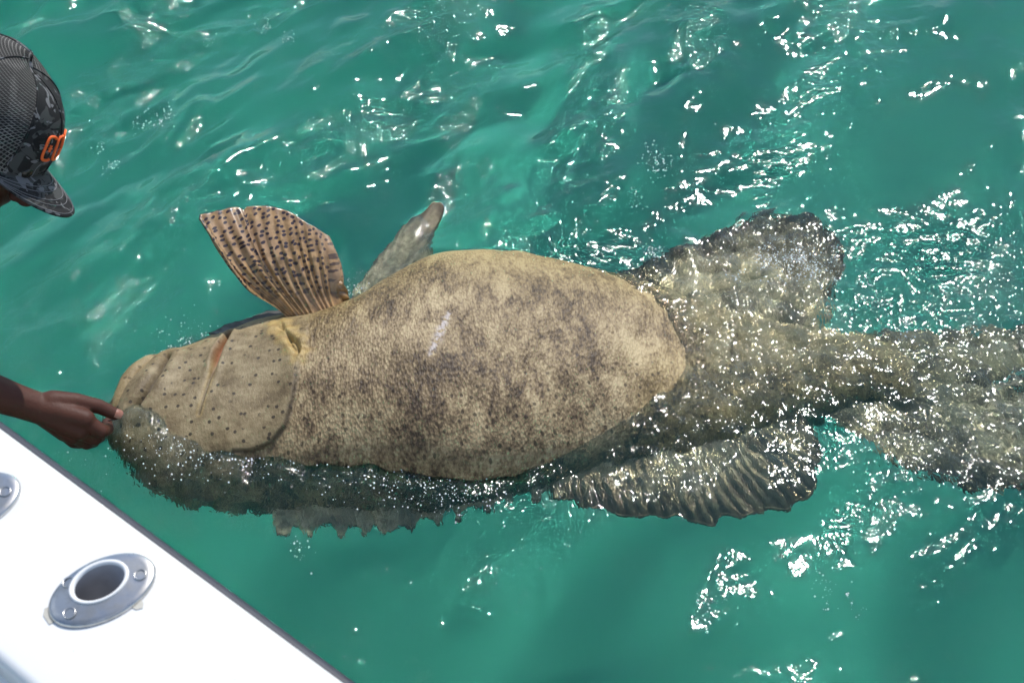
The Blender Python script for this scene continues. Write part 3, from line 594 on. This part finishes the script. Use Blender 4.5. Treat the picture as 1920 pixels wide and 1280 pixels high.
# ------------------------------------------------------------------ the person
person = empty('person', (-1.45, .62, .055), 'person in dark camouflage cap reaching down to the fish mouth', 'person')
def capsule(bmx, a, b, ra, rb):
    pts = []
    for c, r in ((a, ra), (b, rb)):
        g_ = (1+5**.5)/2
        for i in range(90):
            y = 1-2*(i+.5)/90; rr = math.sqrt(1-y*y); f = i*2.399963
            pts.append((c[0]+r*rr*math.cos(f), c[1]+r*y, c[2]+r*rr*math.sin(f)))
    vs_ = [bmx.verts.new(p) for p in pts]
    r_ = bmesh.ops.convex_hull(bmx, input=vs_)
    junk = [g for g in r_['geom_interior'] if isinstance(g, bmesh.types.BMVert)]
    bmesh.ops.delete(bmx, geom=junk, context='VERTS')
def skin_mesh(name, chains, mat, parent, voxel, smooth):
    bmx = bmesh.new()
    for pts, rad in chains:
        for i in range(len(pts)-1): capsule(bmx, pts[i], pts[i+1], rad[i], rad[i+1])
    me = bpy.data.meshes.new('tmp'); bmx.to_mesh(me); bmx.free()
    o = bpy.data.objects.new('tmp', me); COL.objects.link(o)
    r_ = o.modifiers.new('r', 'REMESH'); r_.mode = 'VOXEL'; r_.voxel_size = voxel
    s_ = o.modifiers.new('s', 'SMOOTH'); s_.factor = .5; s_.iterations = smooth
    dg = bpy.context.evaluated_depsgraph_get(); me2 = bpy.data.meshes.new_from_object(o.evaluated_get(dg), depsgraph=dg)
    bpy.data.objects.remove(o)
    off = np.zeros(3); p = parent
    while p is not None: off += np.array(p.location); p = p.parent
    me2.transform(Matrix.Translation(Vector(-off))); me2.name = name; me2.materials.clear(); me2.materials.append(mat); me2.shade_smooth()
    return link(bpy.data.objects.new(name, me2), parent)
# head frame
HC = np.array(HEAD[0])
eR, eU, eT = np.array([1, 0, 0.]), np.array([0, .766, .643]), np.array([0, -.643, .766])   # right, up, towards the viewer's side of the boat
hf = .72*eR-.66*eU-.20*eT; hf /= np.linalg.norm(hf)
hu = .55*eR+.76*eU+.30*eT; hu -= hf*(hu@hf); hu /= np.linalg.norm(hu)
hl = np.cross(hu, hf)
def hp(f, l, u): return HC+hf*f+hl*l+hu*u
SH_R, SH_L, MID = np.array([-.985, 1.16, .64]), np.array([-1.06, 1.46, .74]), np.array([-1.01, 1.32, .70])
HIP = np.array([-1.47, 1.03, 1.02])
A = [np.array(p) for p in ARM]
ELB = np.array([-1.01, 1.222, .33]); WR = A[4]
chains = [
    ([hp(-.01, 0, .02), hp(.0, 0, .0)], [.093, .090]), ([hp(-.035, 0, .01), hp(.03, 0, .0)], [.085, .078]),
    ([hp(.02, 0, -.05), hp(.055, 0, -.105)], [.068, .038]), ([hp(.06, .02, -.10), hp(.06, -.02, -.10)], [.030, .030]),
    ([hp(.083, 0, -.005), hp(.112, 0, -.048)], [.010, .0155]), ([hp(.10, .012, -.052), hp(.10, -.012, -.052)], [.010, .010]),
    ([hp(.078, .035, .012), hp(.078, -.035, .012)], [.018, .018]), ([hp(.083, .018, -.078), hp(.083, -.018, -.078)], [.013, .013]),
    ([hp(.0, .083, .0), hp(-.012, .088, -.045)], [.016, .012]), ([hp(.0, -.083, .0), hp(-.012, -.088, -.045)], [.016, .012]),
    ([hp(-.03, 0, -.06), MID+np.array([.0, 0, .02])], [.062, .068]),
    ([SH_R, ELB], [.058, .044]), ([ELB, ELB*.45+WR*.55, ELB*.12+WR*.88, WR], [.044, .036, .0275, .0265]),
    ([WR, np.array(MCP[0])], [.025, .0165]), ([WR, np.array(MCP[1])], [.025, .0165]), ([WR, np.array(MCP[2])], [.024, .0155]), ([WR, np.array(MCP[3])], [.023, .0145]),
    ([np.array(MCP[0]), np.array(MCP[2])], [.015, .014]),
    ([WR]+[np.array(p) for p in THUMB], [.022, .020, .0150, .0128, .0108]),
    ([np.array(p) for p in INDEX], [.0145, .0122, .0105, .0090]), ([np.array(p) for p in MIDDLE], [.0145, .0122, .0105, .0090]),
    ([np.array(p) for p in RING], [.0138, .0115, .0100, .0088]), ([np.array(p) for p in PINKY], [.0125, .0102, .0092, .0080]),
    ([SH_L, np.array([-1.22, 1.34, .84]), np.array([-1.20, 1.22, .79])], [.056, .043, .028]),
    ([np.array([-1.20, 1.22, .79]), np.array([-1.16, 1.15, .775])], [.026, .020]),
    ([SH_R, MID, SH_L], [.07, .09, .07]), ([MID, HIP], [.115, .125]),
]
for k_ in range(4):
    b0 = np.array([-1.175+.018*k_*.8, 1.135+.018*k_*.6, .775]); chains.append(([b0, b0+np.array([.035, -.035, -.004]), b0+np.array([.055, -.06, -.012])], [.0105, .009, .008]))
chains.append(([np.array([-1.20, 1.20, .78]), np.array([-1.205, 1.15, .773])], [.014, .010]))
for s_ in (-1, 1):
    hj = HIP+np.array([.05*s_, -.075*s_, -.06]); kn = np.array([-1.40+.06*s_, .80-.08*s_, .54]); an = np.array([-1.52+.07*s_, .66-.09*s_, .14])
    chains += [([hj, kn], [.095, .060]), ([kn, (kn+an)/2, an], [.058, .055, .038]), ([an, an+np.array([-.02, -.02, -.045]), an+np.array([.14, .10, -.058])], [.038, .036, .026])]
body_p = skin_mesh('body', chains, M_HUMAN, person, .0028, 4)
skin_mesh('shirt', [([SH_R*.80+ELB*.20, SH_R], [.071, .076]), ([SH_R, MID, SH_L], [.082, .104, .082]), ([MID, HIP], [.128, .138]), ([SH_L, SH_L*.6+np.array([-1.22, 1.34, .84])*.4], [.078, .070])], M_SHIRT, person, .009, 5)
sh_ch = [([HIP, HIP+np.array([-.03, -.03, -.03])], [.142, .140])]
for s_ in (-1, 1):
    hj = HIP+np.array([.05*s_, -.075*s_, -.06]); kn = np.array([-1.40+.06*s_, .80-.08*s_, .54]); sh_ch.append(([hj, hj*.2+kn*.8], [.112, .088]))
skin_mesh('shorts', sh_ch, M_SHORTS, person, .009, 5)
for s_ in (-1, 1):
    P_, F_ = ball(hp(.092, .032*s_, .0), .012); mesh_obj('eye', P_, F_, M_EYE, person)
# thumbnail
T2, T3 = np.array(THUMB[2]), np.array(THUMB[3]); td = (T3-T2)/np.linalg.norm(T3-T2)
nn = np.array([.35, -.25, .9]); nn -= td*(nn@td); nn /= np.linalg.norm(nn); ns = np.cross(td, nn)
gv, gf = [], quads(7, 7)
for a_ in np.linspace(-1, 1, 7):
    for b_ in np.linspace(-1, 1, 7):
        ang = b_*.85; gv.append(T3+td*(.003+.0075*a_*(1-.18*b_*b_))+(nn*math.cos(ang)+ns*math.sin(ang))*(.0112-.0010*abs(a_)))
mesh_obj('thumbnail', gv, gf, M_NAIL, person)

# cap: crown, brim, seams, button, logo
def crown(t, p, k=1.0):
    """t: angle from the front (towards the left side), p: 0 rim .. 1 top"""
    c = math.cos(max(p, 0)*math.pi/2)**.72; z = .118*math.sin(p*math.pi/2)**.92 if p > 0 else .20*p
    fx = .108*math.cos(t)*c*(1.0+.05*math.cos(t))-.004; 
    return hp(fx*k, .088*math.sin(t)*c*k, .006+z*k-.010*math.cos(t))
NT, NP = 120, 44
cv, cu_, cvv = [], [], []
for j in range(NP):
    for i in range(NT):
        t = 2*math.pi*i/NT; p = -.16+j/(NP-1)*1.155; cv.append(crown(t, p)); cu_.append(t*.10*max(0, math.cos(p*math.pi/2))**.5); cvv.append(p*.16)
cf = quads(NP, NT, True)
cap = mesh_obj('cap', cv, cf, [M_CAMO, M_NET], person); attr(cap, 'mu', cu_); attr(cap, 'mv', cvv)
for f_, poly in zip(cf, cap.data.polygons):
    t = math.degrees(2*math.pi*(min(f_) % NT)/NT); t = t if t <= 180 else t-360
    poly.material_index = 0 if abs(t) < 46 else 1
sv = []
for td_ in (0, 46, -46, 112, -112, 180):
    sv.append(tube([crown(R(td_), p, 1.004) for p in np.linspace(0, .98, 24)], .0013, 6))
P_, F_ = merge(sv); mesh_obj('seam', P_, F_, M_CAMO, cap)
P_, F_ = ball(crown(0, 1.0)+hu*.001, .0085, 14, 8); mesh_obj('button', P_, F_, M_CAMO, cap)
bv, n1, n2 = [], 49, 16
for side in (0, 1):
    for i in range(n1):
        t = R(np.interp(i, [0, n1-1], [-82, 82])); c0 = crown(t, 0.0)
        ln = .074*max(0, math.cos(t*90/82.0))**.42
        for j in range(n2):
            s_ = j/(n2-1); y = .088*math.sin(t)*(1-.10*s_)
            f0 = .108*math.cos(t)*(1+.05*math.cos(t))-.006
            bv.append(hp(f0+ln*s_, y, .006-.010*math.cos(t)-3.6*y*y-.018*s_*math.cos(t)-.0030*side+.002))
m_ = n1*n2
bf = quads(n1, n2).tolist()+quads(n1, n2, base=m_, flip=True).tolist()
ring = [i*n2+n2-1 for i in range(n1)]
for a_, b_ in zip(ring, ring[1:]): bf.append((a_, a_+m_, b_+m_, b_))
brim = mesh_obj('brim', bv, bf, M_CAMO, cap)
st_l = []
for s_ in (.25, .42, .59, .76, .92):
    j = int(round(s_*(n2-1))); st_l.append(tube([np.array(bv[i*n2+j])+hu*.0006 for i in range(3, n1-3)], .0006, 5))
P_, F_ = merge(st_l); mesh_obj('stitching', P_, F_, mat_plain('grey_thread', (.16, .16, .17), .7), brim)
# embroidered letters on the front: a C with a small emblem inside and the next round letter
def crown_xy(x, y):      # x: along the rim to the wearer's left, y: up the crown, metres from the logo's centre line
    return crown(x/.100, .27+y/.155, 1.012)
def letter(cx0, a0, a1, w_=.012, h_=.017):
    return tube([crown_xy(cx0+w_*np.sign(math.cos(R(a)))*abs(math.cos(R(a)))**.6, h_*np.sign(math.sin(R(a)))*abs(math.sin(R(a)))**.6) for a in np.linspace(a0, a1, 40)], .0022, 8)
P_, F_ = merge([letter(-.028, 48, 312), letter(.001, 0, 355), letter(.030, 48, 312)]); mesh_obj('logo', P_, F_, M_ORANGE, cap)
em = [tube([crown_xy(-.028, 0)+0*hu, crown_xy(-.028+.0048*math.cos(R(a)), .0055*math.sin(R(a)))], [.0016, .0011], 6) for a in range(0, 360, 60)]
P_, F_ = merge(em); mesh_obj('emblem', P_, F_, M_ORANGE, cap)

# leader line running down behind the arm to the hand
P_, F_ = tube(spline(LINE, 60), .0011, 6)
tag(mesh_obj('leader_line', P_, F_, M_CORD), 'thin black leader line running behind the arm to the hand', 'line')

# ------------------------------------------------------------------ foam: clusters of small bubbles floating on the sea
bmx = bmesh.new(); bmesh.ops.create_icosphere(bmx, subdivisions=1, radius=1); bmx.verts.ensure_lookup_table()
iv = np.array([v.co[:] for v in bmx.verts]); bmx.faces.ensure_lookup_table(); if_ = [tuple(v.index for v in f.verts) for f in bmx.faces]; bmx.free()
pts = []
for c in FOAMC:
    n = int(rng.integers(14, 40))
    for k in range(n): pts.append((c[0]+rng.normal()*.010, c[1]+rng.normal()*.016, .0006+.0016*rng.random()**3))
for c, n, sx, sy in (((.555, 1.735), 420, .055, .03), ((.60, 1.70), 260, .03, .025), ((-.62, 1.51), 110, .03, .035), ((-.33, 1.64), 130, .025, .03), ((-.12, 1.16), 320, .09, .022), ((.30, 2.0), 40, .02, .03), ((.72, 1.60), 60, .03, .05), ((-.5, 1.215), 420, .12, .03)):
    for k in range(n): pts.append((c[0]+rng.normal()*sx, c[1]+rng.normal()*sy, .0005+.0016*rng.random()**3))
pts = np.array(pts); pz = sea_height(pts[:, 0], pts[:, 1])
V = (iv[None]*np.stack([pts[:, 2]]*3, -1)[:, None]+np.stack([pts[:, 0], pts[:, 1], pz+pts[:, 2]*.25], -1)[:, None]).reshape(-1, 3)
F = [tuple(i+len(iv)*k for i in f) for k in range(len(pts)) for f in if_]
tag(mesh_obj('foam_bubbles', V, F, M_BUBBLE), 'clusters of small white foam bubbles floating on the green water', 'foam', 'stuff')
